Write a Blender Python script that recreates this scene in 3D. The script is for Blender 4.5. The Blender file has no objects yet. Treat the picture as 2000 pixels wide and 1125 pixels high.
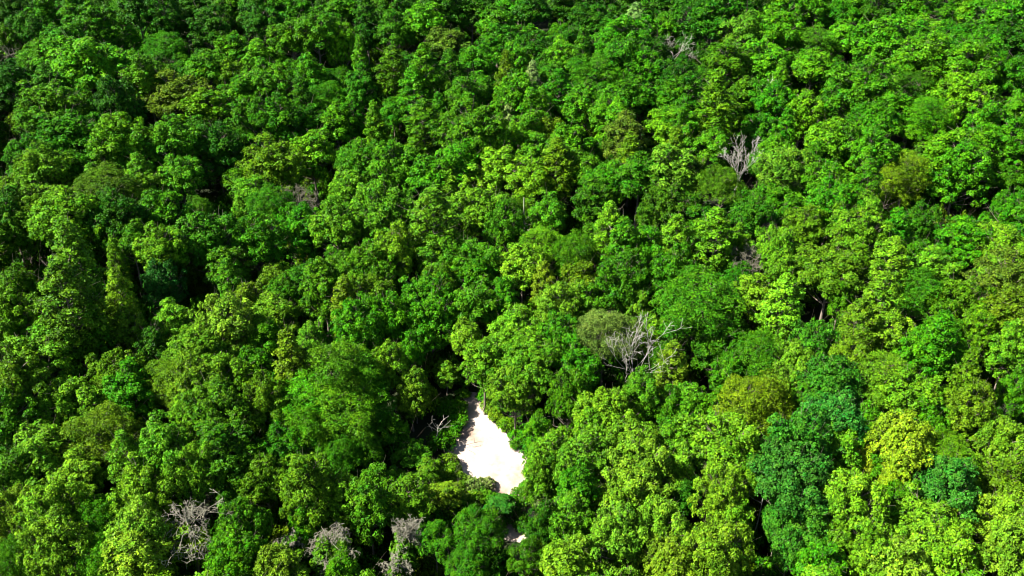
import bpy, math, random
import numpy as np
from mathutils import Vector

# ------------------------------------------------------------------ camera, sky, sun, exposure
scene = bpy.context.scene
C = scene.collection
CAM_H, PITCH, HFOV = 104.0, 30.0, 60.0
cam_d = bpy.data.cameras.new('camera'); cam = bpy.data.objects.new('camera', cam_d); C.objects.link(cam)
cam.location = (0, 0, CAM_H); cam.rotation_euler = (math.radians(90 - PITCH), 0, 0)
cam_d.sensor_width = 36; cam_d.lens = 18 / math.tan(math.radians(HFOV / 2)); cam_d.clip_end = 5000
scene.camera = cam
SUN_EL, SUN_AZ = 49.0, -103.0          # azimuth from +Y (view direction), clockwise: sun high on the left, a little behind the camera
el, az = math.radians(SUN_EL), math.radians(SUN_AZ)
to_sun = Vector((math.sin(az) * math.cos(el), math.cos(az) * math.cos(el), math.sin(el)))
world = bpy.data.worlds.new('World'); scene.world = world; world.use_nodes = True
wn = world.node_tree.nodes; wl = world.node_tree.links
sky = wn.new('ShaderNodeTexSky'); sky.sky_type = 'NISHITA'; sky.sun_disc = False
sky.sun_elevation = el; sky.sun_rotation = az % (2 * math.pi)
bg = wn['Background']; bg.inputs['Strength'].default_value = 0.05
wl.new(sky.outputs[0], bg.inputs['Color'])
sun_d = bpy.data.lights.new('sun', 'SUN'); sun_d.energy = 5.0; sun_d.angle = math.radians(0.53); sun_d.color = (1, 0.95, 0.86)
sun = bpy.data.objects.new('sun', sun_d); C.objects.link(sun); sun.location = (-120, -60, 250)
sun.rotation_euler = to_sun.to_track_quat('Z', 'Y').to_euler()
scene.view_settings.view_transform = 'Standard'; scene.view_settings.look = 'None'
scene.view_settings.gamma = 1; scene.view_settings.exposure = 2.25
scene.render.engine = 'CYCLES'
scene.cycles.filter_width = 1.0; scene.cycles.max_bounces = 4; scene.cycles.diffuse_bounces = 1; scene.cycles.transmission_bounces = 2; scene.cycles.glossy_bounces = 1

rng = np.random.default_rng(11)
R3 = lambda v: np.asarray(v, float)

# ------------------------------------------------------------------ terrain and photo-pixel helpers
SL = math.tan(math.radians(8))
CLX, CLY = -3.0, 112.0                  # middle of the clearing
def und(x, y):
    m = np.clip((np.hypot((x - CLX) / 30, (y - CLY) / 36) - .8) / .8, 0, 1); m = m * m * (3 - 2 * m)
    return m * (3.2 * np.sin(x / 31 + 0.5 + y / 90) * np.cos(y / 43 - 0.4) + 1.6 * np.sin((x + 0.7 * y) / 17.0) + 1.0 * np.sin((0.8 * x - y) / 11.0))
def T(x, y):
    return y * SL + und(np.asarray(x, float), np.asarray(y, float))
F = 1000 / math.tan(math.radians(HFOV / 2))
cp, sp = math.cos(math.radians(PITCH)), math.sin(math.radians(PITCH))
def ray(px, py):
    a, b = (px - 1000) / F, -(py - 562.5) / F
    return np.array([a, cp + b * sp, -sp + b * cp])
def hit(px, py, h=0.0):                 # pixel -> point h metres above the ground
    p = np.array([0, 0, CAM_H]) + ray(px, py) * np.arange(40, 620, .4)[:, None]
    return p[np.argmax(p[:, 2] <= T(p[:, 0], p[:, 1]) + h)]
def proj(p):
    v = np.asarray(p, float) - np.array([0, 0, CAM_H])
    z = v[1] * cp - v[2] * sp; u = v[1] * sp + v[2] * cp
    return 1000 + F * v[0] / z, 562.5 - F * u / z, z

# ------------------------------------------------------------------ materials
def mat_base(name):
    m = bpy.data.materials.new(name); m.use_nodes = True
    nt = m.node_tree; nt.nodes.clear()
    return m, nt, nt.nodes.new('ShaderNodeOutputMaterial')
def leaf_material(name, per_vertex):
    m, nt, out = mat_base(name); N, L = nt.nodes, nt.links
    if per_vertex:
        a = N.new('ShaderNodeAttribute'); a.attribute_type = 'INSTANCER'; a.attribute_name = 'tint'; col = a.outputs['Color']
    else:
        a = N.new('ShaderNodeObjectInfo'); col = a.outputs['Color']
    v = N.new('ShaderNodeAttribute'); v.attribute_name = 'var'          # per-leaf tone, x = lightness, y = yellowness
    sep = N.new('ShaderNodeSeparateColor'); L.new(v.outputs['Color'], sep.inputs[0])
    hs = N.new('ShaderNodeHueSaturation'); L.new(col, hs.inputs['Color'])
    mh = N.new('ShaderNodeMapRange'); mh.inputs['To Min'].default_value = 0.517; mh.inputs['To Max'].default_value = 0.472
    L.new(sep.outputs[1], mh.inputs['Value']); L.new(mh.outputs[0], hs.inputs['Hue'])
    mv = N.new('ShaderNodeMapRange'); mv.inputs['To Min'].default_value = 0.3; mv.inputs['To Max'].default_value = 1.75
    L.new(sep.outputs[0], mv.inputs['Value']); L.new(mv.outputs[0], hs.inputs['Value'])
    b = N.new('ShaderNodeBsdfPrincipled'); b.inputs['Roughness'].default_value = 0.5
    b.inputs['Specular IOR Level'].default_value = 0.05
    L.new(hs.outputs[0], b.inputs['Base Color'])
    hs2 = N.new('ShaderNodeHueSaturation'); hs2.inputs['Hue'].default_value = 0.475; hs2.inputs['Value'].default_value = 1.15
    L.new(hs.outputs[0], hs2.inputs['Color'])
    tr = N.new('ShaderNodeBsdfTranslucent'); L.new(hs2.outputs[0], tr.inputs['Color'])
    mx = N.new('ShaderNodeMixShader'); mx.inputs[0].default_value = 0.12
    L.new(b.outputs[0], mx.inputs[1]); L.new(tr.outputs[0], mx.inputs[2]); L.new(mx.outputs[0], out.inputs[0])
    return m
def noise_material(name, c1, c2, c3, scale, rough=0.9, bump=0.4, stretch=(1, 1, 1)):
    m, nt, out = mat_base(name); N, L = nt.nodes, nt.links
    tc = N.new('ShaderNodeTexCoord'); mp = N.new('ShaderNodeMapping'); mp.inputs['Scale'].default_value = stretch
    L.new(tc.outputs['Object'], mp.inputs[0])
    n1 = N.new('ShaderNodeTexNoise'); n1.inputs['Scale'].default_value = scale; n1.inputs['Detail'].default_value = 8
    n2 = N.new('ShaderNodeTexNoise'); n2.inputs['Scale'].default_value = scale * 7; n2.inputs['Detail'].default_value = 4
    L.new(mp.outputs[0], n1.inputs[0]); L.new(mp.outputs[0], n2.inputs[0])
    r = N.new('ShaderNodeValToRGB'); e = r.color_ramp.elements
    e[0].position = 0.32; e[0].color = (*c1, 1); e[1].position = 0.68; e[1].color = (*c3, 1)
    k = e.new(0.5); k.color = (*c2, 1)
    ad = N.new('ShaderNodeMath'); ad.operation = 'MULTIPLY_ADD'; ad.inputs[1].default_value = 0.3
    L.new(n2.outputs[0], ad.inputs[0]); L.new(n1.outputs[0], ad.inputs[2])
    sb = N.new('ShaderNodeMath'); sb.operation = 'SUBTRACT'; sb.inputs[1].default_value = 0.05
    L.new(ad.outputs[0], sb.inputs[0]); L.new(sb.outputs[0], r.inputs[0])
    b = N.new('ShaderNodeBsdfPrincipled'); b.inputs['Roughness'].default_value = rough; b.inputs['Specular IOR Level'].default_value = 0.2
    L.new(r.outputs[0], b.inputs['Base Color'])
    bp = N.new('ShaderNodeBump'); bp.inputs['Strength'].default_value = bump; bp.inputs['Distance'].default_value = 0.08
    L.new(n2.outputs[0], bp.inputs['Height']); L.new(bp.outputs[0], b.inputs['Normal'])
    L.new(b.outputs[0], out.inputs[0])
    return m
M_leaf = leaf_material('leaf', False)
M_leafv = leaf_material('leaf_mass', True)
M_bark = noise_material('bark', (0.05, 0.037, 0.026), (0.10, 0.08, 0.06), (0.17, 0.145, 0.115), 1.2, stretch=(4, 4, 0.6))
M_dead = noise_material('weathered_wood', (0.055, 0.055, 0.036), (0.105, 0.102, 0.072), (0.19, 0.18, 0.135), 0.9, stretch=(3, 3, 0.5))
M_pale = noise_material('bleached_wood', (0.10, 0.10, 0.08), (0.165, 0.16, 0.13), (0.25, 0.24, 0.205), 0.9, stretch=(3, 3, 0.5))
M_twig = noise_material('grey_twig', (0.035, 0.036, 0.022), (0.066, 0.064, 0.042), (0.115, 0.107, 0.075), 0.7)
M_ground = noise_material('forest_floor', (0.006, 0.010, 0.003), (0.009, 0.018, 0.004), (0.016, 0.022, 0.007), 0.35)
M_dirt = noise_material('pale_dirt', (0.125, 0.082, 0.06), (0.225, 0.172, 0.135), (0.31, 0.26, 0.215), 0.22, bump=0.6)

# ------------------------------------------------------------------ mesh helpers
def mesh_np(name, V, quads, mat, var=None, tint=None, smooth=False):
    me = bpy.data.meshes.new(name); nv, nq, k = len(V), len(quads), quads.shape[1]
    me.vertices.add(nv); me.vertices.foreach_set('co', V.astype(np.float32).ravel())
    me.loops.add(nq * k); me.loops.foreach_set('vertex_index', quads.astype(np.int32).ravel())
    me.polygons.add(nq); me.polygons.foreach_set('loop_start', np.arange(0, nq * k, k, dtype=np.int32))
    if smooth: me.polygons.foreach_set('use_smooth', np.ones(nq, dtype=bool))
    me.update(calc_edges=True)
    for nm, a in (('var', var), ('tint', tint)):
        if a is not None:
            at = me.attributes.new(nm, 'FLOAT_COLOR', 'POINT')
            at.data.foreach_set('color', np.c_[a, np.ones(nv)].astype(np.float32).ravel() if a.shape[1] == 3 else a.astype(np.float32).ravel())
    me.materials.append(mat)
    return me
def nrm(a): return a / (np.linalg.norm(a, axis=-1, keepdims=True) + 1e-9)
def leaves(P, Nn, size, rg, asp=0.62, fold=0.14):
    """one folded, pointed leaf spray per point -> verts (n*4,3)"""
    n = len(P); t = nrm(np.cross(Nn, nrm(rg.normal(size=(n, 3))))); b = np.cross(Nn, t)
    s = (size * rg.uniform(0.7, 1.3, n))[:, None]
    V = np.stack([P + t * s * .55, P + b * s * asp * .5 - Nn * s * fold + t * s * .08, P - t * s * .5, P - b * s * asp * .5 - Nn * s * fold + t * s * .08], 1)
    return V
class Tubes:
    def __init__(s): s.V = []; s.Q = []; s.n = 0
    def add(s, pts, rad, k=5):
        pts = R3(pts); rad = np.broadcast_to(R3(rad), len(pts)); m = len(pts)
        d = nrm(np.gradient(pts, axis=0)); ref = np.array([0.31, 0.87, 0.12]); ref = ref if abs(d[0] @ ref) < .85 else np.array([0.9, -.2, .3])
        u = nrm(np.cross(d, ref)); w = np.cross(d, u); a = np.arange(k) * 2 * math.pi / k
        ring = pts[:, None] + rad[:, None, None] * (u[:, None] * np.cos(a)[None, :, None] + w[:, None] * np.sin(a)[None, :, None])
        s.V.append(ring.reshape(-1, 3)); i = np.arange(m - 1)[:, None] * k; j = np.arange(k)[None]; j2 = (j + 1) % k
        s.Q.append(np.stack([i + j, i + j2, i + k + j2, i + k + j], -1).reshape(-1, 4) + s.n); s.n += m * k
    def mesh(s, name, mat): return mesh_np(name, np.concatenate(s.V), np.concatenate(s.Q), mat, smooth=True)
def curve(p0, p1, sag, n, rg, jit=0.0):
    p0, p1 = R3(p0), R3(p1); t = np.linspace(0, 1, n)[:, None]
    q = p0 + (p1 - p0) * t; q[:, 2] += (sag * 4 * t * (1 - t))[:, 0]
    if jit: q[1:-1] += rg.normal(size=(n - 2, 3)) * jit
    return q
def link(name, data, parent=None, loc=None):
    o = bpy.data.objects.new(name, data); C.objects.link(o); o.parent = parent
    if loc is not None: o.location = loc
    return o

# ------------------------------------------------------------------ ground and clearing
xs = np.concatenate([np.linspace(-1500, -240, 16), np.arange(-230, 231, 2.5), np.linspace(240, 1500, 16)])
ys = np.concatenate([np.linspace(-700, -25, 12), np.arange(-20, 371, 2.5), np.linspace(385, 2200, 22)])
X, Y = np.meshgrid(xs, ys); Z = T(X, Y)
Vg = np.c_[X.ravel(), Y.ravel(), Z.ravel()]; nx = len(xs); ii = (np.arange(len(ys) - 1)[:, None] * nx + np.arange(nx - 1)[None]).ravel()
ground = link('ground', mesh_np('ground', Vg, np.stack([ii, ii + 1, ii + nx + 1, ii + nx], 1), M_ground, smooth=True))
ground['kind'] = 'structure'; ground['label'] = 'dark shaded forest floor of leaf litter under the trees'

DIRT_PX = [(934, 770), (944, 790), (952, 808), (966, 830), (992, 850), (1012, 874), (1030, 896), (1036, 922), (1034, 948), (1060, 962), (1106, 968), (1118, 985), (1090, 1002), (1040, 1012),
           (1036, 1046), (1014, 1064), (984, 1056), (980, 1020), (930, 1000), (880, 984), (862, 950), (866, 920), (860, 898), (880, 872), (896, 846), (914, 824), (912, 800), (906, 776), (918, 764)]
def in_poly(x, y, poly):
    c = False; n = len(poly); j = n - 1
    for i in range(n):
        xi, yi = poly[i]; xj, yj = poly[j]
        if (yi > y) != (yj > y) and x < (xj - xi) * (y - yi) / (yj - yi) + xi: c = not c
        j = i
    return c
rp = np.array([hit(px, py)[:2] for px, py in DIRT_PX])
out = []
for i in range(len(rp)):                # ragged edge
    a, b = rp[i], rp[(i + 1) % len(rp)]; n = max(2, int(np.linalg.norm(b - a) / 0.45))
    for k in range(n):
        q = a + (b - a) * k / n; out.append(q + rng.normal(size=2) * 0.16)
DIRT = [tuple(q) for q in out]
import bmesh
bm = bmesh.new(); f = bm.faces.new([bm.verts.new((x, y, float(T(x, y)) + 0.03)) for x, y in DIRT])
bmesh.ops.triangulate(bm, faces=[f], ngon_method='EAR_CLIP')
for f in bm.faces:
    f.normal_update()
    if f.normal.z < 0: f.normal_flip()
me = bpy.data.meshes.new('dirt_clearing'); bm.to_mesh(me); bm.free(); me.materials.append(M_dirt)
dirt = link('dirt_clearing', me); dirt['kind'] = 'structure'; dirt['label'] = 'bare pale sandy dirt clearing with a narrow track leading up into the trees'

# ------------------------------------------------------------------ crown prototypes
def fib(n, rg, zmin):
    k = np.arange(n) + .5; z = 1 - (1 - zmin) * k / n; ph = k * 2.39996 + rg.uniform(0, 6)
    r = np.sqrt(np.maximum(0, 1 - z * z)); return np.stack([r * np.cos(ph), r * np.sin(ph), z], 1)
def crown_leaves(lob, lr, cen, rg, cover=1.05, cr=0.42, per=13, size=0.36, up=0.42, flat=0.6, jit=0.5, under=-0.45):
    Ps, Ns, Vr = [], [], []
    for i in range(len(lob)):
        n = int(4 * math.pi * lr[i] ** 2 * 0.6 * cover / (math.pi * cr * cr)) + 3
        d = fib(int(n * 1.7), rg, -1); d = nrm(d + rg.normal(size=d.shape) * .3)
        p = lob[i] + d * lr[i] * np.array([1, 1, .8]) * rg.uniform(.66, 1.28, (len(d), 1))
        oc = nrm(p - cen); keep = ((d * oc).sum(1) > -.25) & (d[:, 2] > under)
        for j in range(len(lob)):
            if j != i: keep &= np.linalg.norm((p - lob[j]) / np.array([1, 1, .8]), axis=1) > lr[j] * .7
        p, d, oc = p[keep], d[keep], oc[keep]; m = len(p)
        if not m: continue
        n_ = nrm(.5 * d + .25 * oc + up * np.array([0, 0, 1]))
        tone = rg.normal(.47, .15, (m, 1)) + rg.normal(0, .07); yel = rg.normal(.5, .12, (m, 1)) + rg.normal(0, .06) + .6 * (tone - .47)
        a = rg.normal(size=(m, per, 3)); a -= (a * n_[:, None]).sum(-1, keepdims=True) * n_[:, None]
        rr = np.sqrt(rg.uniform(0, 1, (m, per, 1))); a = nrm(a) * rr * cr * rg.uniform(.75, 1.25, (m, 1, 1))
        h = (-(rr ** 2) * cr * flat + rg.normal(0, .1, (m, per, 1)) * cr)
        q = p[:, None] + a + n_[:, None] * h
        ln = nrm(n_[:, None] + .45 * nrm(a) * rr + rg.normal(size=(m, per, 3)) * jit)
        Ps.append(q.reshape(-1, 3)); Ns.append(ln.reshape(-1, 3))
        Vr.append(np.stack([(tone + rg.normal(0, .2, (m, per))).ravel(), (yel + rg.normal(0, .12, (m, per))).ravel()], 1))
    P, Nn, Vr = np.concatenate(Ps), np.concatenate(Ns), np.clip(np.concatenate(Vr), 0, 1)
    return dict(P=P, N=Nn, var=Vr, size=size)
def trunk_tubes(h, zb, lob, rg, r0, lean=.5):
    t = Tubes(); n = 7; zz = np.linspace(-.4, h * .86, n); ox = np.cumsum(rg.normal(0, .12 * lean, n)); oy = np.cumsum(rg.normal(0, .12 * lean, n))
    ox -= ox[0]; oy -= oy[0]
    pts = np.c_[ox, oy, zz]; rad = r0 * np.array([1.35, .95, .85, .7, .5, .3, .1]); t.add(pts, rad, 8)
    for l in lob:
        rho = math.hypot(l[0], l[1]); z0 = max(zb * .75, min(h * .8, l[2] - rho * rg.uniform(.5, .95)))
        p0 = np.array([np.interp(z0, zz, ox), np.interp(z0, zz, oy), z0])
        t.add(curve(p0, l, -.06 * rho, 5, rg, .07), r0 * np.array([.38, .3, .23, .15, .06]), 5)
        for k in range(2):
            q = p0 + (l - p0) * rg.uniform(.45, .8); t.add(curve(q, l + rg.normal(size=3) * .8 + np.array([0, 0, .5]), 0, 3, rg), r0 * np.array([.14, .09, .03]), 3)
    return t
PROTO = {}
def reg(kind, h, R, zc, lob, lr, L, rg, r0=.24, cut=1.0):
    V = leaves(L['P'], L['N'], L['size'], rg); n = len(V)
    var = np.repeat(np.c_[L['var'], np.zeros(n)], 4, 0)
    me = mesh_np('crown_' + kind, V.reshape(-1, 3), np.arange(n * 4).reshape(-1, 4), M_leaf, var=var)
    tm = trunk_tubes(h, zc - R * .8, lob, rg, r0).mesh('trunk_' + kind, M_bark)
    PROTO.setdefault(kind, []).append(dict(h=h, R=R, zc=zc, crown=me, trunk=tm, L=L))
def make_round(seed, R, h, asp, nl, lk=1.7):
    rg = np.random.default_rng(seed); zc = h - R * asp; cen = np.array([0, 0, zc])
    d = fib(nl, rg, -.62); d = nrm(d + rg.normal(size=d.shape) * .2); lr = rg.uniform(.6, 1.25, nl) * (R / math.sqrt(nl)) * lk
    an = np.arctan2(d[:, 1], d[:, 0])
    wob = 1 + .14 * np.sin(an * 2 + rg.uniform(0, 6)) + .12 * np.sin(an * 3 + rg.uniform(0, 6)) + rg.normal(0, .11, nl)
    lob = cen + d * ((R - lr) * wob)[:, None] * np.array([1, 1, asp])
    lob[:, :2] *= (1 - .38 * np.clip(d[:, 2:3], 0, 1) ** 2 * min(1, asp))          # tops draw in to a blunt peak
    ni = nl // 3; inn = cen + nrm(rg.normal(size=(ni, 3))) * R * rg.uniform(.2, .55, (ni, 1)) * np.array([1, 1, asp])
    lob = np.vstack([lob, inn]); lr = np.append(lr, rg.uniform(.18, .28, ni) * R)
    return zc, lob, lr, cen - np.array([0, 0, R * .3]), rg
for i in range(5):      # large broad crowns
    R, h = 6.0, 18.5; zc, lob, lr, cen, rg = make_round(100 + i, R, h, .86 + .08 * i, 78 + 4 * i)
    reg('r', h, R, zc, lob, lr, crown_leaves(lob, lr, cen, rg, cr=.42, size=.38), rg, .3)
for i in range(4):      # smaller round crowns
    R, h = 4.0, 16.5; zc, lob, lr, cen, rg = make_round(140 + i, R, h, 1.02 + .14 * i, 48 + 3 * i)
    reg('s', h, R, zc, lob, lr, crown_leaves(lob, lr, cen, rg, cr=.38, size=.34), rg, .22)
for i in range(5):      # tall ovoid / conical crowns
    rg = np.random.default_rng(200 + i); R, h = 3.6, 20.0; zb = 6.5; nl = 44
    tt = (np.arange(nl) + .5) / nl; ph = np.arange(nl) * 2.39996 + rg.uniform(0, 6)
    prof = np.sin(np.pi * (tt * .86 + .12)) ** .7 * (1.05 - .45 * tt if i % 2 else 1.0)
    lr = R * (.34 - .14 * tt) * rg.uniform(.85, 1.15, nl); rad = np.maximum(0.05, (R * prof - lr * .9) * rg.uniform(.62, 1.1, nl))
    lob = np.c_[rad * np.cos(ph), rad * np.sin(ph), zb + (h - zb - .9) * tt]; cen = np.array([0, 0, zb + 3])
    reg('t', h, R, (zb + h) / 2 + .6, lob, lr, crown_leaves(lob, lr, cen, rg, cr=.38, size=.34), rg, .24)
for i in range(4):      # fine feathery foliage
    rg0 = i; R, h = 5.0, 16.5; zc, lob, lr, cen, rg = make_round(300 + i, R, h, .9 + .1 * i, 40)
    reg('f', h, R, zc, lob, lr * 1.08, crown_leaves(lob, lr * 1.08, cen, rg, cover=1.35, cr=.42, per=22, size=.2, up=.7, flat=.2, jit=.6), rg, .22)
for i in range(2):      # flat layered sprays
    rg = np.random.default_rng(400 + i); R, h = 4.6, 15.5; lob, lr = [], []
    for k in range(30):
        z = h - 1 - 7 * (k / 30) ** 1.1; r = R * math.sqrt((k + 1) / 30) * rg.uniform(.45, 1); a = k * 2.39996
        lob.append((r * math.cos(a), r * math.sin(a), z)); lr.append(rg.uniform(.9, 1.5))
    lob, lr = R3(lob), R3(lr)
    L = crown_leaves(lob, lr, np.array([0, 0, 8.]), rg, cover=1.2, cr=.5, per=20, size=.22, up=1.5, jit=.35)
    for q in range(len(lob)): pass
    L['P'][:, 2] = h - 1 + (L['P'][:, 2] - h + 1) ; reg('l', h, R, 12.0, lob, lr, L, rg, .2)
for i in range(2):      # tight rounded leaf heads on separate branches
    R, h = 5.0, 15.5; zc, lob, lr, cen, rg = make_round(500 + i, R, h, .85, 46, 2.2)
    lr = np.clip(lr * .62, .7, 1.25); L = crown_leaves(lob, lr, cen, rg, cover=1.6, cr=.34, per=16, size=.2, up=.35, flat=.5, jit=.4, under=-.15)
    reg('p', h, R, zc, lob, lr, L, rg, .22)
for i in range(2):      # conifer
    rg = np.random.default_rng(600 + i); R, h = 2.7, 18.0; lob, lr = [], []
    for k in range(46):
        t = (k + .5) / 46; a = k * 2.39996; r = R * (1 - t) ** .8 * rg.uniform(.6, 1); lob.append((r * math.cos(a), r * math.sin(a), 6 + 11.6 * t - r * .12)); lr.append(.35 + .5 * (1 - t))
    lob, lr = R3(lob), R3(lr)
    reg('k', h, R, 11.5, lob, lr, crown_leaves(lob, lr, np.array([0, 0, 8.]), rg, cr=.3, per=14, size=.2, up=.6), rg, .2)
for i in range(3):      # low shrubs
    R, h = 1.6, 2.4; rg = np.random.default_rng(700 + i); nl = 9
    d = fib(nl, rg, -.1); lob = np.array([0, 0, .9]) + d * R * .55 * np.array([1, 1, .75]) + rg.normal(size=(nl, 3)) * .12; lr = rg.uniform(.45, .75, nl)
    reg('b', h, R, 1.0, lob, lr, crown_leaves(lob, lr, np.array([0, 0, .3]), rg, cover=1.3, cr=.34, per=14, size=.24, jit=.6), rg, .05)

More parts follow.
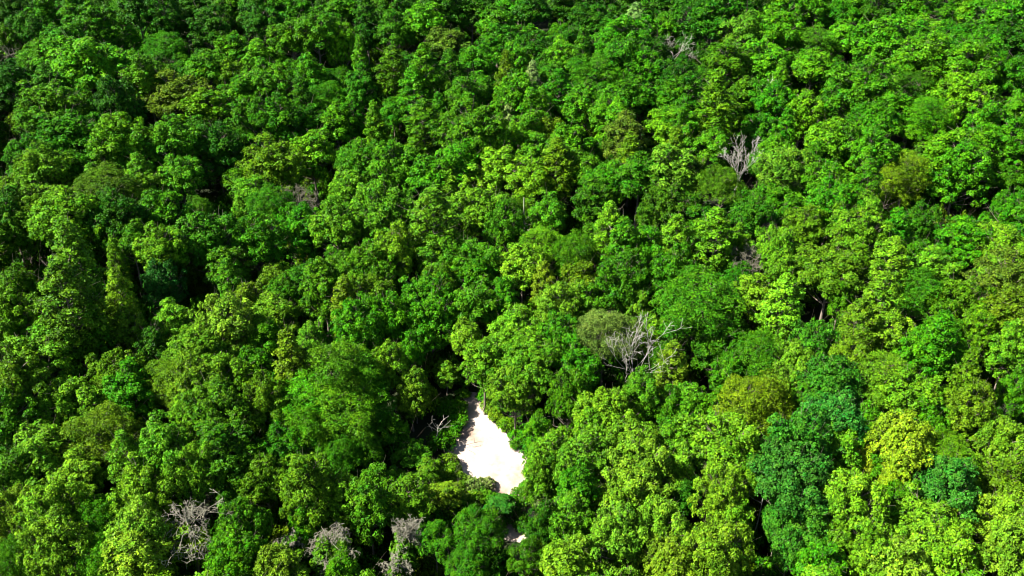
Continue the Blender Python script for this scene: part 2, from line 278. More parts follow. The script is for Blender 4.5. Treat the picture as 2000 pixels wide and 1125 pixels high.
# ------------------------------------------------------------------ tree list: x y width kind colour (photo pixels of each crown)
COL = dict(L=(.058, .160, .0045), Y=(.115, .212, .005), G=(.023, .110, .0012), D=(.013, .070, .0014), B=(.014, .086, .006),
           O=(.046, .106, .002), R=(.062, .092, .007), P=(.12, .20, .05), W=(.085, .115, .045), M=(.074, .172, .006))
COLF = dict(L=(.040, .155, .002), O=(.037, .108, .0015), G=(.021, .114, .0012), Y=(.075, .18, .006), R=(.040, .084, .004), M=(.05, .16, .005))   # greener kinds up the slope
TREES = """
20 25 90 r D|53 60 90 r D|100 20 80 s G|142 28 90 t G|190 60 90 s G|8 85 60 s L|80 115 110 r LG|125 82 80 s G|165 135 125 r L|228 140 90 s L|285 150 95 s GO|325 95 75 f G
335 62 42 t G|358 40 65 s D|350 190 110 r OR|460 110 85 s G|505 45 85 s D|570 20 90 r G|508 120 75 s L|402 132 80 s G|228 205 95 r D|100 220 125 r GO|20 160 75 s D|135 275 110 r G
230 272 105 r L|255 308 105 r GL|340 295 110 r L|425 300 105 r D|352 345 105 s GL|535 325 110 r LO|610 310 90 s L|535 250 110 r G|400 225 95 s LO|530 175 100 r L|640 200 85 f G|605 155 75 s G
570 75 85 s LG|658 250 85 s L|90 350 125 r L|205 372 115 f DO|150 330 65 s G|15 392 65 s L|285 388 75 s L|500 378 75 s L|270 20 80 s D|320 15 80 t D|420 60 80 s D|440 20 80 s G
668 20 75 s G|714 28 75 t D|670 92 85 r L|703 114 60 t L|775 60 95 r GD|830 38 85 s GL|870 82 80 s R|920 20 85 s D|970 46 75 s G|980 84 80 s G|1040 103 95 r D|1035 20 90 s D
1095 20 85 s D|1005 125 60 s L|767 135 75 t GO|830 142 90 t G|880 140 65 t D|935 135 100 r G|1025 140 42 s L|1040 160 48 t P|988 152 60 t O|703 172 95 r DG|810 178 75 t G|870 194 65 s L
910 190 85 s DG|1013 194 110 r G|1095 120 65 s GL|1137 102 55 t GO|1175 55 95 r D|1240 48 60 t PG|1220 80 105 r G|1225 118 105 r G|1165 155 130 f DG|1258 152 95 r G|1226 187 95 s G|1133 215 85 s LG
1059 215 52 t L|1180 222 75 s LG|1255 200 80 s G|1308 200 85 s G|732 242 80 t OG|828 243 100 t OG|767 220 70 s G|927 262 120 r LO|990 237 48 s P|977 288 100 r L|1035 262 85 s L|1074 268 42 k O
1052 296 75 s L|1109 276 75 s LG|1220 278 85 s R|1205 250 85 s LG|1308 250 95 s L|1087 322 90 t OL|970 336 125 r L|900 316 95 s G|703 313 95 r G|775 330 110 r OG|845 342 95 s G|685 375 95 r L
870 378 105 r L|1185 355 105 r G|1247 342 95 s DG|1308 335 115 r LY|1040 357 95 s L|1140 330 80 s LG|600 240 80 s G|470 190 85 s G|480 250 80 s G|590 200 70 t D|450 160 60 s O|690 220 70 t G
1390 28 115 r GD|1450 18 90 s D|1513 20 75 s L|1585 22 90 r G|1655 28 95 r G|1710 30 80 s D|1780 28 105 r LG|1887 32 85 t L|1968 36 115 r G|1592 80 105 l DO|1453 62 80 s LY|1513 60 95 r G
1645 72 65 s L|1727 82 110 r GL|1815 65 85 s L|1870 78 90 s G|1908 100 80 s G|1975 92 105 r D|1943 118 32 s Y|1417 125 85 s OG|1325 158 90 r D|1492 125 105 r L|1524 160 52 t LO|1685 178 140 r G
1590 130 85 s LG|1790 170 120 l D|1887 135 120 r GL|1798 125 110 r LG|1870 200 100 r L|1958 155 95 r G|1983 213 65 s L|1396 203 90 t LO|1450 200 85 s LO|1336 200 85 s DG|1500 214 95 r G|1567 228 95 r L
1808 232 90 f G|1852 240 40 s R|1710 242 95 r G|1620 270 85 s L|1328 260 95 r LG|1417 228 85 s LO|1478 270 105 r G|1392 285 80 s L|1318 302 70 t OL|1407 363 110 f OD|1531 330 100 r LY|1485 320 70 s G
1613 302 95 r G|1648 277 75 s G|1606 375 105 r LG|1773 327 90 l O|1737 355 80 l O|1869 302 120 r LG|1872 338 140 r G|1922 250 95 s G|1975 290 95 r G|1691 363 65 t G|1700 300 90 s G|1740 210 80 s GL|1640 220 80 s G
1300 60 85 s G|1350 80 80 s D|1280 110 80 s D|1130 50 80 s D|1000 15 80 s G|760 15 80 s D|620 60 80 s G|1300 15 90 s D|1230 15 85 s D|1165 12 80 s D|860 10 80 s D|380 10 80 s D|500 8 80 s D|1540 10 80 s G
53 402 95 s L|18 415 80 s D|46 458 95 r LD|132 426 125 r GL|222 424 115 r D|316 408 85 s G|391 420 75 f LG|256 469 75 s G|142 505 92 t OL|400 470 130 r DG|313 487 85 s GL|526 405 115 f G
480 400 65 s L|587 451 115 r G|498 469 105 r G|658 444 95 s L|228 508 65 t L|235 582 82 t L|132 588 110 t LO|32 560 90 s GO|21 624 95 r LG|320 560 90 r B|448 552 82 t LG|551 579 115 r G
633 568 95 s OG|668 530 80 f G|675 595 85 t O|341 638 95 s L|445 650 120 r LY|390 680 110 r LO|250 657 115 r DL|107 678 130 r GL|53 718 125 r L|231 735 125 r OG|515 657 70 s G|569 712 95 t LO
612 682 105 r L|647 745 150 f GO|427 745 115 r LO|128 713 65 s G|190 640 60 t G|480 600 80 s O|300 690 70 s D|500 720 80 s G
757 423 120 r L|845 428 105 t LO|934 416 120 r L|988 452 125 r GD|1023 402 46 f O|1070 423 85 s LG|1158 400 85 s DG|1060 484 105 f GL|1120 497 85 f G|1190 453 72 t L|1219 487 95 s G|1272 487 85 s G
1297 416 105 r OD|1318 474 75 t L|714 529 120 r OG|767 497 100 r L|877 508 105 r LG|934 529 120 r G|1020 522 95 s L|1062 556 60 t YO|1137 550 85 s O|1219 550 120 r DG|1308 540 105 r G|828 593 120 r G
842 632 140 r G|927 600 95 s LG|988 593 85 s G|1094 602 140 r L|1006 660 170 r L|1276 664 80 s L|1311 720 105 t OL|1247 611 65 s L|703 647 120 r G|757 640 105 r G|686 728 120 f G|760 720 75 s L
806 682 65 s G|810 755 95 s L|872 730 90 s LG|945 714 100 s L|1040 705 130 r LG|1123 722 105 r G|721 590 120 r GO|1090 660 80 s G|910 660 70 s L|1150 590 70 s LG
1396 463 95 t LO|1471 423 95 r GD|1570 444 105 r L|1673 458 95 r L|1620 408 100 r G|1691 412 65 s L|1798 446 100 r GD|1968 426 95 r G|1876 480 95 s G|1958 494 110 r L|1513 497 105 r L|1620 532 170 r OL
1737 522 85 t L|1791 501 55 s G|1947 532 70 s L|1435 551 85 f DG|1364 595 190 f DG|1528 602 95 t L|1470 580 75 s L|1720 588 85 t LO|1791 580 105 f DG|1815 540 100 s L|1965 562 110 r RO|1976 612 95 s O
1870 600 95 r OG|1673 638 85 t OL|1720 660 110 r L|1833 666 82 t G|1905 652 80 s OG|1968 684 95 s L|1585 682 105 r BG|1478 700 130 f DG|1549 718 100 r L|1727 737 150 l DL|1620 757 120 r BG|1883 745 95 t O
1976 765 85 s G|1330 635 80 f DG|1395 680 90 s DG|1420 740 80 s G|1640 590 70 s G|1660 700 80 s LO|1790 690 85 s G|1440 480 70 s LG|1530 540 70 s LO|1750 460 70 s G
35 768 140 r OD|135 789 120 r L|21 839 115 r G|203 862 140 f O|250 768 145 r G|384 766 110 r LO|427 808 130 r GO|363 828 75 s L|90 896 130 r L|322 894 150 r LG|249 898 72 t L|384 936 110 r LG|441 886 140 r DG
526 808 115 r GO|597 790 160 f G|658 805 150 f GO|658 898 120 f G|515 940 120 r OL|604 955 120 r OL|675 996 115 r YL|473 1031 140 r G|107 1000 110 r L|43 1010 105 r L|192 1022 92 f G|284 974 110 r L
274 1046 115 r YL|117 1067 120 r L|36 1110 92 f G|206 1104 90 f G|544 1112 120 s YL|597 1031 65 s G|462 1090 130 r G|274 1112 110 s YL|668 1118 70 s G|560 890 100 r DG|600 860 100 f G|160 940 90 s L|30 930 90 s LG
693 790 150 f G|803 780 110 r L|881 790 80 s LG|803 898 105 r LG|710 876 110 f G|872 972 90 s LO|799 982 110 r L|720 1000 90 s LG|978 984 72 s B|760 840 90 s G|740 940 90 s LG|840 920 60 s OG
1006 762 100 r L|1077 898 110 r L|1141 905 120 r L|1062 938 80 s GL|1130 948 90 s G|1112 778 100 r G|1183 812 110 r L|1237 880 140 r L|1208 842 80 s L|1308 816 110 r G|1254 926 120 r LY|1318 876 100 s LG
1205 975 130 r L|1112 1022 110 r LG|1062 1034 60 s D|849 1058 90 p G|934 1036 115 p G|1028 1090 90 p G|913 1104 90 p G|1112 1098 110 s LY|1205 1068 130 r LY|1290 1028 120 r LY|1308 1100 110 r LY|1050 842 75 s G|1160 850 80 s LG
1467 794 140 f O|1346 798 100 r LG|1520 757 65 s LY|1417 882 150 r LO|1328 932 90 s L|1630 825 130 r B|1584 796 85 s G|1638 753 60 s B|1549 892 155 r BG|1638 887 110 r LG|1549 940 150 r B|1684 905 55 s Y
1762 868 112 r Y|1741 942 55 s Y|1773 789 130 r LG|1808 826 85 s G|1887 816 130 r OL|1958 869 110 r OL|1851 958 130 r B|1850 905 110 f GO|1947 956 90 s O|1407 974 110 r L|1343 967 70 s D|1435 1012 82 s L
1400 1082 150 r LY|1520 1022 60 s BG|1542 1075 72 s BG|1584 1018 95 s BG|1655 982 120 r L|1638 1040 130 r LG|1691 1082 110 r L|1602 1104 85 s G|1744 1000 100 r G|1798 1040 130 r LO|1833 1084 130 r L
1940 1040 130 r LY|1976 1085 110 r LY|1976 1005 85 s L|1690 840 80 s G|1390 820 80 s G|1250 770 80 s LG|1720 920 70 s G|1500 850 80 s LG|1750 1100 100 s LY|1460 930 70 s LG
"""
GAPS = [(43, 78, 40), (22, 215, 32), (390, 372, 55), (430, 395, 40), (18, 345, 28), (714, 80, 35), (720, 212, 32), (1937, 210, 32), (1820, 400, 55), (1911, 420, 32), (24, 512, 36), (70, 505, 25),
        (200, 530, 18), (350, 598, 36), (405, 575, 32), (597, 624, 34), (167, 722, 30), (838, 708, 34), (825, 740, 25), (1609, 628, 40), (1912, 692, 34), (1942, 735, 36), (1985, 795, 34), (310, 806, 44),
        (700, 912, 42), (480, 1008, 46), (1490, 1050, 46), (1500, 1095, 44), (1485, 1000, 26), (1360, 1003, 40), (1050, 800, 22), (10, 1060, 44), (30, 1075, 40), (1030, 615, 28), (1560, 480, 20), (1780, 945, 26),
        (365, 1035, 62), (650, 1062, 56), (560, 1056, 30), (788, 1040, 30), (775, 1100, 34), (1238, 690, 42), (1180, 650, 46), (1442, 316, 34), (583, 384, 30), (1326, 100, 22), (1457, 503, 14), (1027, 440, 10),
        (1620, 215, 20), (240, 620, 20), (290, 610, 18), (430, 985, 30), (1900, 850, 22), (1100, 830, 22), (1330, 760, 20)]
KN = dict(r='broadleaf_tree', s='broadleaf_tree', t='tall_broadleaf_tree', f='feathery_tree', l='flat_layered_tree', p='clumped_leaf_tree', k='conifer_tree')
trees = []                               # dicts: pos, proto, scale, rot, colour, px, w, code
VIS_PX = [(937, 812), (960, 835), (985, 852), (1005, 876), (1022, 892), (1026, 910), (1028, 925), (1018, 945), (1005, 965), (990, 968), (975, 962), (960, 940), (945, 933), (920, 936), (900, 932), (887, 922), (882, 905), (876, 893), (890, 880), (905, 862), (915, 848), (925, 832)]
vg = np.array([hit(a, b)[:2] for a, b in VIS_PX]); vc = vg.mean(0); VGR = [tuple(vc + (q - vc) * .99 + np.array([.05, -.1])) for q in vg]
EXT = [tuple(hit(a, b)[:2]) for a, b in ((882, 905), (1026, 925), (1110, 968), (1100, 990), (1010, 1030), (900, 985), (862, 960))]
TRK = [tuple(hit(a, b)[:2]) for a, b in ((922, 775), (930, 775), (950, 812), (932, 816))]
TRACK_PX = [(926, 775), (930, 795), (934, 810), (942, 812), (938, 795), (932, 778)]
def blocks(x, y, rad, zc, h, ext=False):           # would a crown here stand on, hide or shade the open dirt?
    if math.hypot(x - vc[0], y - vc[1]) > 45: return False
    z = float(T(x, y))
    pts = [(0, 0, zc), (0, 0, h - .3), (0, 0, zc * .55)] + [(rad * .85 * math.cos(k), rad * .85 * math.sin(k), zc) for k in np.arange(0, 6.28, .52)] + [(rad * .55 * math.cos(k), rad * .55 * math.sin(k), zc + (h - zc) * .65) for k in np.arange(0, 6.28, .7)]
    for a, b, c in pts:
        q = np.array([x + a, y + b, z + c]); u, v, _ = proj(q)
        if in_poly(u, v, VIS_PX) or in_poly(u, v, TRACK_PX): return True
        g = q - np.array(to_sun) * (c + (q[1] - y) * 0) / to_sun.z
        if in_poly(g[0], g[1], EXT if ext else VGR) or (ext and in_poly(g[0], g[1], TRK)): return True
    return in_poly(x, y, VGR)
def add_tree(px, py, w, kind, code, ann, hmul=1.0):
    pr = PROTO[kind][int(rng.integers(len(PROTO[kind])))]
    d = np.linalg.norm(hit(px, py, 12) - np.array([0, 0, CAM_H]))
    w *= 1.0
    for a, b, g in GAPS:
        mr = math.hypot(px - a, py - b) - g * .6
        if w / 2 > mr: w = max(w * .74, 2 * mr)
    rad = w * d / F / 2
    s = rad / pr['R']; s = min(max(s, .55), 1.45)
    sz = (.55 * 1.0 + .45 * s) * rng.uniform(.88, 1.12) * hmul
    for _ in range(14):
        p = hit(px, py, pr['zc'] * sz + .05 * rad)
        a_ = (p[0], p[1], s * pr['R'], pr['zc'] * sz, pr['h'] * sz)
        if not blocks(*a_) and (sz < .45 or not blocks(*a_, ext=True)): break
        sz *= .9; s *= .985
    else: return
    trees.append(dict(p=p, pr=pr, s=s, sz=sz, rot=rng.uniform(0, 6.28), kind=kind, code=code, px=px, py=py, w=rad * 2 * F / d, rad=s * pr['R'], ann=ann))
for rec in TREES.replace('\n', '|').split('|'):
    if rec.strip():
        x, y, w, k, c = rec.split(); add_tree(float(x), float(y), float(w), k, c, True)
# fill the canopy between and beyond the trees that can be told apart
grid = {}
def near_ok(x, y, r):
    return not (np.hypot(TA[:NT, 0] - x, TA[:NT, 1] - y) < (TA[:NT, 2] + r) * .7).any()
dirt_c = rp.mean(0)
def over_dirt(x, y, rad, h):
    for (a, b) in DIRT[::3]:
        if math.hypot(a - x, b - y) < rad * .8 + .3: return True
    for hh in np.linspace(0, h, 7):
        u, v, _ = proj((x, y, float(T(x, y)) + hh))
        if in_poly(u, v, DIRT_PX): return True
    return in_poly(x, y, DIRT)
TA = np.zeros((4000, 3)); NT = len(trees); TA[:NT] = [(t['p'][0], t['p'][1], t['rad']) for t in trees]
cand = rng.uniform((-215, 22), (215, 335), (9000, 2))
for x, y in cand:
    u, v, z = proj((x, y, float(T(x, y)) + 13))
    if z < 20 or u < -420 or u > 2420: continue
    rr = rng.uniform(3.2, 5.2)
    if not near_ok(x, y, rr): continue
    inside = -60 < u < 2060 and -40 < v < 1180
    if over_dirt(x, y, rr, 16) or blocks(x, y, rr, 12, 17): continue
    if any(math.hypot(u - a, v - b) < g + 26 for a, b, g in GAPS): continue
    far = v < 260
    k = rng.choice(['r', 's', 't', 'f'], p=[.35, .4, .18, .07])
    code = rng.choice(['D', 'G', 'DG', 'G'] if far else ['L', 'G', 'LG', 'OG', 'DG', 'LO'])
    pr = PROTO[k][int(rng.integers(len(PROTO[k])))]; s = min(1.3, max(.6, rr / pr['R'])); sz = (.55 + .45 * s) * rng.uniform(.7, .92) if inside else rng.uniform(.85, 1.05)
    trees.append(dict(p=np.array([x, y, 0]), pr=pr, s=s, sz=sz, rot=rng.uniform(0, 6.28), kind=k, code=code, px=u, py=v, w=2 * s * pr['R'] * F / z, rad=s * pr['R'], ann=False)); TA[NT] = (x, y, s * pr['R']); NT += 1
# the clearing must stay open: annotated crowns that would stand on it or hide it step aside
def colour(code, far=0.0):
    c = np.mean([R3(COL[k]) * (1 - far) + R3(COLF.get(k, COL[k])) * far for k in code.replace('LY', 'M').replace('YL', 'M')], 0); return np.clip(c * rng.uniform(.82, 1.2) * np.array([rng.uniform(.82, 1.2), 1, rng.uniform(.8, 1.2)]), 0, 1)
vis = [t for t in trees if -30 < t['px'] < 2030 and -25 < t['py'] < 1150]
vis.sort(key=lambda t: -t['w'])
single = vis[:300]; ids = set(id(t) for t in single); rest = [t for t in trees if id(t) not in ids]
print('trees', len(trees), 'visible', len(vis), 'rest', len(rest), 'annotated', sum(t['ann'] for t in trees))

things = []                              # (object, px, py, w, adjectives) for labels
for t in single:
    x, y = t['p'][:2]; z = float(T(x, y)); pr = t['pr']
    e = bpy.data.objects.new(KN[t['kind']], None); C.objects.link(e); e.empty_display_size = .5
    e.location = (x, y, z); e.rotation_euler = (0, 0, t['rot']); e.scale = (t['s'], t['s'] * rng.uniform(.92, 1.08), t['sz'])
    tk = link('trunk', pr['trunk'], e); cr = link('crown', pr['crown'], e)
    c = colour(t['code'], min(1, max(0, (620 - t['py']) / 450))) * (1.08 if t['kind'] == 'f' else 1.0); cr.color = (*c, 1)
    e['category'] = 'tree'; e['group'] = 'leafy trees of the forest canopy'
    things.append((e, t))

# ------------------------------------------------------------------ shrubs round the clearing
SHRUBS = [(875, 905, 46, 'O'), (880, 930, 50, 'OG'), (868, 948, 54, 'LO'), (898, 950, 48, 'LO'), (925, 952, 44, 'OP'), (948, 950, 40, 'OP'), (940, 968, 44, 'L'), (965, 985, 46, 'G'), (1020, 975, 52, 'G'), (1000, 990, 50, 'G'),
          (1042, 955, 50, 'G'), (1050, 930, 52, 'G'), (1042, 900, 46, 'LG'), (1034, 872, 46, 'G'), (1016, 850, 44, 'G'), (990, 832, 42, 'LG'), (968, 812, 36, 'LO'), (956, 795, 34, 'LO'), (948, 776, 36, 'G'), (902, 772, 34, 'LG'),
          (898, 800, 40, 'LG'), (894, 822, 44, 'G'), (880, 845, 46, 'G'), (862, 872, 50, 'G'), (1060, 985, 46, 'OP'), (1085, 960, 40, 'LO'), (1085, 990, 50, 'LG'), (1120, 965, 46, 'G'), (1072, 1010, 56, 'LG'), (1020, 1022, 44, 'D'),
          (985, 1010, 46, 'DG'), (960, 1010, 52, 'DG'), (1005, 868, 26, 'G'), (920, 985, 56, 'LO'), (890, 975, 56, 'LO'), (1040, 1040, 40, 'D')]
for (px, py, w, code) in SHRUBS:
    g = hit(px, py, .9); d = np.linalg.norm(g - np.array([0, 0, CAM_H])); pr = PROTO['b'][int(rng.integers(3))]; s = w * d / F / 2 / pr['R'] * 1.1
    e = bpy.data.objects.new('shrub', None); C.objects.link(e); e.location = (g[0], g[1], float(T(g[0], g[1]))); e.rotation_euler = (0, 0, rng.uniform(0, 6)); e.scale = (s, s, s * rng.uniform(.85, 1.2))
    link('stems', pr['trunk'], e); cr = link('foliage', pr['crown'], e); cr.color = (*colour(code), 1)
    e['category'] = 'shrub'; e['group'] = 'shrubs round the dirt clearing'
    things.append((e, dict(px=px, py=py, w=w, code=code, kind='b', pr=pr)))

# ------------------------------------------------------------------ the rest of the forest and the undergrowth: one mass each
def scatter(name, items, forms):
    """items: (pos, rot, (sx, sy, sz), form index, colour); forms: list of (leaf object, wood object). One object, instances by geometry nodes."""
    me = bpy.data.meshes.new(name); n = len(items); me.vertices.add(n)
    me.vertices.foreach_set('co', np.array([q[0] for q in items], np.float32).ravel())
    for nm, ty, key, arr in (('pid', 'INT', 'value', [q[3] for q in items]), ('rot', 'FLOAT_VECTOR', 'vector', [(0, 0, q[1]) for q in items]), ('scl', 'FLOAT_VECTOR', 'vector', [q[2] for q in items]),
                             ('tint', 'FLOAT_COLOR', 'color', [(*q[4], 1) for q in items])):
        at = me.attributes.new(nm, ty, 'POINT'); at.data.foreach_set(key, np.array(arr, np.int32 if ty == 'INT' else np.float32).ravel())
    o = link(name, me); ng = bpy.data.node_groups.new(name, 'GeometryNodeTree')
    ng.interface.new_socket('Geometry', in_out='INPUT', socket_type='NodeSocketGeometry'); ng.interface.new_socket('Geometry', in_out='OUTPUT', socket_type='NodeSocketGeometry')
    N, L = ng.nodes, ng.links; gi = N.new('NodeGroupInput'); go = N.new('NodeGroupOutput'); jn = N.new('GeometryNodeJoinGeometry')
    def attr(nm, ty):
        a = N.new('GeometryNodeInputNamedAttribute'); a.data_type = ty; a.inputs['Name'].default_value = nm; return a.outputs[0]
    pid, rot, scl = attr('pid', 'INT'), attr('rot', 'FLOAT_VECTOR'), attr('scl', 'FLOAT_VECTOR')
    for f, pair in enumerate(forms):
        cmp = N.new('FunctionNodeCompare'); cmp.data_type = 'INT'; cmp.operation = 'EQUAL'
        ai = [q for q in cmp.inputs if q.type == 'INT']; L.new(pid, ai[0]); ai[1].default_value = f
        for w, ob in enumerate(pair):
            if ob is None: continue
            oi = N.new('GeometryNodeObjectInfo'); oi.transform_space = 'ORIGINAL'; oi.inputs['Object'].default_value = ob; geo = oi.outputs['Geometry']
            if w == 0:
                sm = N.new('GeometryNodeSetMaterial'); sm.inputs['Material'].default_value = M_leafv; L.new(geo, sm.inputs[0]); geo = sm.outputs[0]
            ip = N.new('GeometryNodeInstanceOnPoints'); L.new(gi.outputs[0], ip.inputs['Points']); L.new(cmp.outputs[0], ip.inputs['Selection']); L.new(geo, ip.inputs['Instance'])
            L.new(rot, ip.inputs['Rotation']); L.new(scl, ip.inputs['Scale']); L.new(ip.outputs[0], jn.inputs[0])
    L.new(jn.outputs[0], go.inputs[0]); md = o.modifiers.new('scatter', 'NODES'); md.node_group = ng
    o['kind'] = 'stuff'
    return o
FORM = {}                                # one standing tree of each form is the source for the mass
for e, t in things:
    if 'pr' in t and id(t['pr']) not in FORM:
        ch = {c.name.split('.')[0]: c for c in e.children}; FORM[id(t['pr'])] = (len(FORM), ch.get('crown') or ch.get('foliage'), ch.get('trunk') or ch.get('stems'))
forms = [(a, b) for _, a, b in sorted(FORM.values(), key=lambda q: q[0])]
items = []
for t in rest:
    x, y = t['p'][:2]
    pr = t['pr'] if id(t['pr']) in FORM else next(q for q in PROTO['s'] if id(q) in FORM)
    items.append(((x, y, float(T(x, y))), t['rot'], (t['s'], t['s'], t['sz']), FORM[id(pr)][0], colour(t['code'], min(1, max(0, (620 - t['py']) / 450)))))
fo = scatter('forest', items, forms)
fo['category'] = 'forest'; fo['label'] = 'dense green mass of small far trees along the top of the forest'
# low undergrowth between the trunks
bf = [FORM[id(p)] for p in PROTO['b']]; items = []
for i in range(5200):
    x, y = rng.uniform(-150, 150), rng.uniform(40, 260)
    u, v, z = proj((x, y, float(T(x, y))))
    if u < -150 or u > 2150 or v > 1350 or v < -30: continue
    if in_poly(x, y, DIRT) or min(math.hypot(a - x, b - y) for a, b in DIRT[::4]) < 1.3: continue
    s = rng.uniform(.9, 2.0)
    items.append(((x, y, float(T(x, y)) - .1), rng.uniform(0, 6), (s, s, s * rng.uniform(.8, 2.0)), i % 3, colour(rng.choice(['D', 'G', 'DG', 'O']))))
ug = scatter('undergrowth', items, [(b[1], b[2]) for b in bf]); ug['category'] = 'undergrowth'
ug['label'] = 'dark leafy undergrowth on the forest floor in the gaps between trees'

# ------------------------------------------------------------------ dead and half-dead trees
def grow(tb, p, d, ln, r, lvl, rg, droop, fan, kids, twigk=3, minr=.026):
    n = 5 if lvl > 0 else 3; pts = [p]; dd = R3(d)
    for i in range(n):
        dd = nrm(dd + rg.normal(size=3) * .13 + np.array([0, 0, droop])); pts.append(pts[-1] + dd * ln / n)
    rad = np.maximum(minr, np.linspace(r, r * .35, n + 1)); tb.add(pts, rad, 6 if r > .1 else twigk)
    if lvl <= 0: return
    for k in range(kids):
        i = int(rg.integers(2, n + 1)); a = nrm(rg.normal(size=3)); nd = nrm(R3(pts[i]) - R3(pts[i - 1]) + fan * a)
        grow(tb, pts[i], nd, ln * rg.uniform(.38, .68), max(minr, rad[i] * .7), lvl - 1, rg, droop, fan, kids, twigk, minr)
def place_dead(name, px, py, hz, limbs, label, cat='dead tree', trunk=None, seed=0, mat=M_dead, group=None, leafy=None):
    """limbs: list of (start z, azimuth, pitch, length, radius, level, droop, fan, kids)"""
    rg = np.random.default_rng(seed); g = hit(px, py, hz); x, y = g[:2]
    e = bpy.data.objects.new(name, None); C.objects.link(e); e.location = (x, y, float(T(x, y)))
    th, r0, lean = trunk; top = np.array([lean[0], lean[1], th])
    t = Tubes(); t.add(curve((0, 0, -.4), top, 0, 6, rg, .1), r0 * np.linspace(1.2, .55, 6), 8); link('trunk', t.mesh('dead_trunk', mat), e)
    for (z0, a, pt, ln, r, lv, dr, fan, kids) in limbs:
        q = top * (z0 / th); dv = (math.cos(a) * math.cos(pt), math.sin(a) * math.cos(pt), math.sin(pt))
        tb = Tubes(); grow(tb, q, dv, ln, r, lv, rg, dr, fan, kids); link('limb', tb.mesh('dead_limb', mat), e)
    if leafy:
        L, s, sz, frac, col, off = leafy; n = len(L['P']); idx = rg.choice(n, int(n * frac), replace=False)
        V = leaves(L['P'][idx] * np.array([s, s, sz]) + R3(off), L['N'][idx], L['size'], rg).reshape(-1, 3)
        m = mesh_np('thin_foliage', V, np.arange(len(V)).reshape(-1, 4), M_leaf, var=np.repeat(np.c_[L['var'][idx], np.zeros(len(idx))], 4, 0))
        o = link('thin_foliage', m, e); o.color = (*col, 1)
    e['category'] = cat; e['label'] = label
    if group: e['group'] = group
    return e
D = math.radians
fanlimbs = lambda n, z, p0, p1, ln, r, lv, dr, fn, kd, sd: [(z * (1 - .25 * k / n), k * 2.39996 + sd, D(p0 + (p1 - p0) * ((k * .618) % 1)), ln * (.8 + .4 * ((k * .37) % 1)), r, lv, dr, fn, kd) for k in range(n)]
place_dead('dead_tree', 1238, 700, 11, fanlimbs(9, 8.5, 40, 88, 6.0, .06, 3, .06, .5, 3, .4), 'tall silver bare dead tree with fanned upright limbs right of the clearing', trunk=(9, .3, (0, 0, )), seed=1, mat=M_pale)
place_dead('half_dead_tree', 1180, 655, 12, fanlimbs(12, 10, 15, 75, 2.9, .05, 3, .02, .8, 4, 1.1), 'grey green thinly leaved dying tree beside the silver dead tree', trunk=(11, .25, (.3, .2)), seed=2, mat=M_twig,
           leafy=(PROTO['f'][1]['L'], 1.1, 1.03, 1.0, (.058, .108, .014), (0, 0, -.4)))
place_dead('dead_tree', 1442, 318, 11, fanlimbs(11, 8.5, 35, 86, 5.0, .085, 3, .05, .5, 3, 2.2), 'bare dead tree with pale leaning limbs in the upper right canopy', trunk=(9, .28, (.5, 0)), seed=3, mat=M_pale)
place_dead('dead_tree', 1326, 98, 13, fanlimbs(7, 11, 30, 80, 4.6, .1, 3, .04, .55, 3, .9), 'small pale bare dead tree near the top of the forest', trunk=(12, .3, (-1.5, 0)), seed=4, mat=M_pale)
place_dead('dead_tree', 1503, 172, 13, fanlimbs(4, 13, 40, 80, 3.5, .12, 1, .03, .5, 4, .2), 'thin white bare trunk among dense trees in the upper right', trunk=(15, .26, (-.6, 0)), seed=5, mat=M_pale)
place_dead('dead_tree', 583, 384, 12, fanlimbs(13, 11.5, 5, 70, 2.9, .05, 3, -.03, .8, 4, .3), 'grey brown twiggy dead tree in the upper left canopy', trunk=(12.5, .2, (0, 0)), seed=6, mat=M_twig)
place_dead('dead_tree', 1457, 503, 12, fanlimbs(10, 12, 0, 60, 2.4, .06, 3, -.04, .9, 4, .3), 'small round grey twiggy dead top between leafy crowns', trunk=(12.5, .2, (0, 0)), seed=7, mat=M_twig)
place_dead('dead_tree', 1782, 226, 13, fanlimbs(9, 13, 0, 60, 2.4, .07, 3, -.04, .9, 3, .8), 'small grey dead treetop beside a smooth round crown at upper right', trunk=(13.5, .2, (0, 0)), seed=8, mat=M_twig)
place_dead('dead_tree', 1027, 432, 9, fanlimbs(9, 9, 5, 50, 1.5, .05, 2, 0, .7, 3, .8), 'slender pale bare trunk below a thin olive treetop', trunk=(14, .16, (-.4, 0)), seed=9, mat=M_pale)
place_dead('dead_tree', 20, 98, 13, fanlimbs(6, 12, 5, 55, 5, .13, 2, 0, .6, 4, 2.8), 'pale leaning bare tree at the far left edge', trunk=(12.5, .2, (1.2, 0)), seed=10, mat=M_twig)
place_dead('dead_snag', 1047, 800, 5, fanlimbs(4, 8, 20, 60, 1.6, .06, 1, 0, .6, 3, .8), 'thin pale leaning dead trunk behind the right edge of the clearing', trunk=(10, .13, (-1.2, .3)), seed=11, mat=M_pale)
place_dead('dead_snag', 852, 842, 4, fanlimbs(6, 4.5, 35, 80, 1.9, .04, 1, .05, .5, 3, .3), 'small pale dead snag with short branches left of the clearing', trunk=(5, .1, (.2, 0)), seed=12, mat=M_pale)
place_dead('dead_tree', 368, 1040, 11.5, fanlimbs(15, 13, -5, 65, 3.4, .08, 3, -.10, .7, 4, .3), 'large grey tangle of drooping dead branches and vines at lower left', trunk=(13.5, .22, (0, .4)), seed=13,
           leafy=(PROTO['s'][1]['L'], .8, .78, .22, (.06, .14, .003), (-1.0, -.6, .2)))
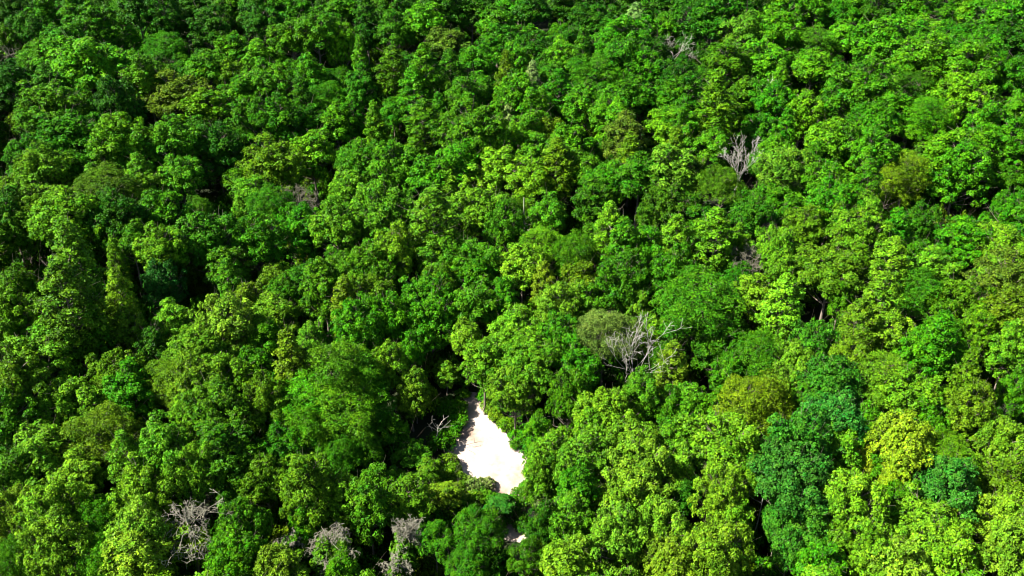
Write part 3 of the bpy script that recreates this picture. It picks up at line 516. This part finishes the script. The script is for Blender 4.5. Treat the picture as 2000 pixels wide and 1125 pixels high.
place_dead('dead_thicket', 648, 1066, 10, fanlimbs(24, 10.8, 0, 80, 2.5, .05, 3, -.22, .8, 4, .3), 'dense round grey mound of dead vine twigs at the bottom', cat='dead thicket', trunk=(10.5, .18, (0, 0)), seed=14, leafy=(PROTO['s'][0]['L'], 0.70, 0.76, .5, (.035, .11, .003), (0, 0, -1.2)))
place_dead('dead_thicket', 562, 1056, 10, fanlimbs(11, 10, 20, 80, 1.6, .04, 3, -.14, .8, 4, .9), 'small sparse arch of dead grey vines left of the round mound', cat='dead thicket', trunk=(10.5, .15, (0, 0)), seed=15, leafy=(PROTO['s'][1]['L'], 0.55, 0.72, .5, (.035, .11, .003), (0, 0, -1.2)))
place_dead('dead_thicket', 787, 1045, 10, fanlimbs(20, 10, 50, 88, 1.9, .04, 3, -.03, .45, 4, .9), 'upright pale grey column of dead vines left of the clumped dark tree', cat='dead thicket', trunk=(10.5, .15, (.5, 0)), seed=16, leafy=(PROTO['s'][2]['L'], 0.50, 0.68, .5, (.035, .11, .003), (0, 0, -1.0)))
place_dead('dead_thicket', 775, 1104, 9, fanlimbs(18, 9, 5, 60, 1.4, .04, 3, -.1, .9, 5, 1.9), 'low pinkish grey brush pile of dead twigs at the bottom edge', cat='dead thicket', trunk=(9.5, .15, (0, 0)), seed=17, leafy=(PROTO['s'][3]['L'], 0.50, 0.62, .5, (.035, .11, .003), (0, 0, -1.0)))
place_dead('dead_snag', 45, 1075, 8, [(12, .6, D(50), 3, .06, 1, 0, .6, 3), (9, 3, D(40), 2.5, .05, 1, 0, .6, 3)], 'thin leaning bare trunk in the dark gap at the lower left corner', trunk=(13, .13, (4.5, 1.5)), seed=18, mat=M_twig)
place_dead('dead_snag', 1483, 985, 10, [(11.5, 0, D(10), 2.5, .06, 2, 0, .6, 3), (10, 2.6, D(20), 2.2, .05, 1, 0, .6, 3)], 'slim bare snag with a white branch over the dark gap at lower right', trunk=(12, .1, (.3, 0)), seed=19, mat=M_pale)

# ------------------------------------------------------------------ labels that single out each tree
LM = [((955, 895), 'the dirt clearing'), ((1762, 868), 'the bright yellow tree'), ((1236, 690), 'the silver dead tree'), ((365, 1045), 'the big grey tangle'), ((650, 1068), 'the grey mound'),
      ((1442, 316), 'the leaning bare tree'), ((583, 383), 'the grey twiggy tree'), ((1326, 98), 'the topmost bare tree'), ((1965, 562), 'the reddish treetop'), ((934, 1050), 'the clumped dark tree'),
      ((203, 862), 'the olive feathery tree'), ((1457, 503), 'the small grey dead top'), ((390, 372), 'the upper-left black gap'), ((1820, 400), 'the upper-right black gap'), ((1490, 1050), 'the bottom black gap'),
      ((1030, 430), 'the thin pale trunk'), ((20, 20), 'the top left corner'), ((1980, 20), 'the top right corner'), ((20, 1110), 'the bottom left corner'), ((1980, 1110), 'the bottom right corner'), ((714, 80), 'the topmost dark gap'), ((5, 620), 'the left edge')]
CW = dict(L='lime green', Y='yellow', G='mid green', D='dark green', B='blue green', O='olive', R='reddish', P='pale green', W='grey green')
CW2 = dict(LG='fresh green', GL='fresh green', LO='yellowish olive', OL='yellowish olive', GO='olive green', OG='olive green', DO='dark olive', OD='dark olive', DG='deep green', GD='deep green', LY='yellow lime', YL='yellow lime',
           OR='russet olive', RO='reddish topped', BG='bluish green', LD='dark lime', DL='dark lime', PG='pale green', YO='golden olive', LP='pale lime', OP='pale olive')  # lime mixed with dark green as one leaf colour
SW = dict(r='broad crowned', s='round crowned', t='tall narrow', f='feathery', l='flat layered', p='tightly clumped', k='narrow conifer', b='low')
ORD = ['nearest', 'second nearest', 'third nearest', 'fourth nearest', 'fifth nearest', 'sixth nearest', 'seventh nearest', 'eighth nearest', 'ninth nearest']
buck = {}
for e, t in things:
    j = min(range(len(LM)), key=lambda k: math.hypot(LM[k][0][0] - t['px'], LM[k][0][1] - t['py'])); (lx, ly), nm = LM[j]
    dx, dy = t['px'] - lx, t['py'] - ly; dist = math.hypot(dx, dy)
    cw = CW2.get(t['code']) or CW[t['code'][0]]; noun = 'shrub' if t['kind'] == 'b' else 'tree'
    if noun == 'tree' and t['code'] == 'Y' and abs(t['px'] - 1762) < 5: e['label'] = 'bright yellow leaved tree standing out in the lower right canopy'; continue
    if noun == 'tree' and t['code'] == 'RO': e['label'] = 'tree with reddish brown top at the right edge of the forest'; continue
    if noun == 'tree' and abs(t['px'] - 203) < 2 and t['kind'] == 'f' and t['code'] == 'O': e['label'] = 'olive feathery tree with dark open base in the lower left'; continue
    hv = 'left' if dx < 0 else 'right'
    rel = hv + ' of' if abs(dx) > 2 * abs(dy) else ('behind' if dy < 0 else 'in front of') if abs(dy) > 2 * abs(dx) else ('behind-' if dy < 0 else 'front-') + hv + ' of'
    buck.setdefault((cw, SW[t['kind']], noun, rel, nm), []).append((dist, e))
for (cw, sw, noun, rel, nm), lst in buck.items():
    lst.sort(key=lambda q: q[0])
    for k, (dist, e) in enumerate(lst):
        pre = '' if len(lst) == 1 else ORD[min(k, 8)] + ' '
        e['label'] = f'{pre}{cw} {sw} {noun} {rel} {nm}'
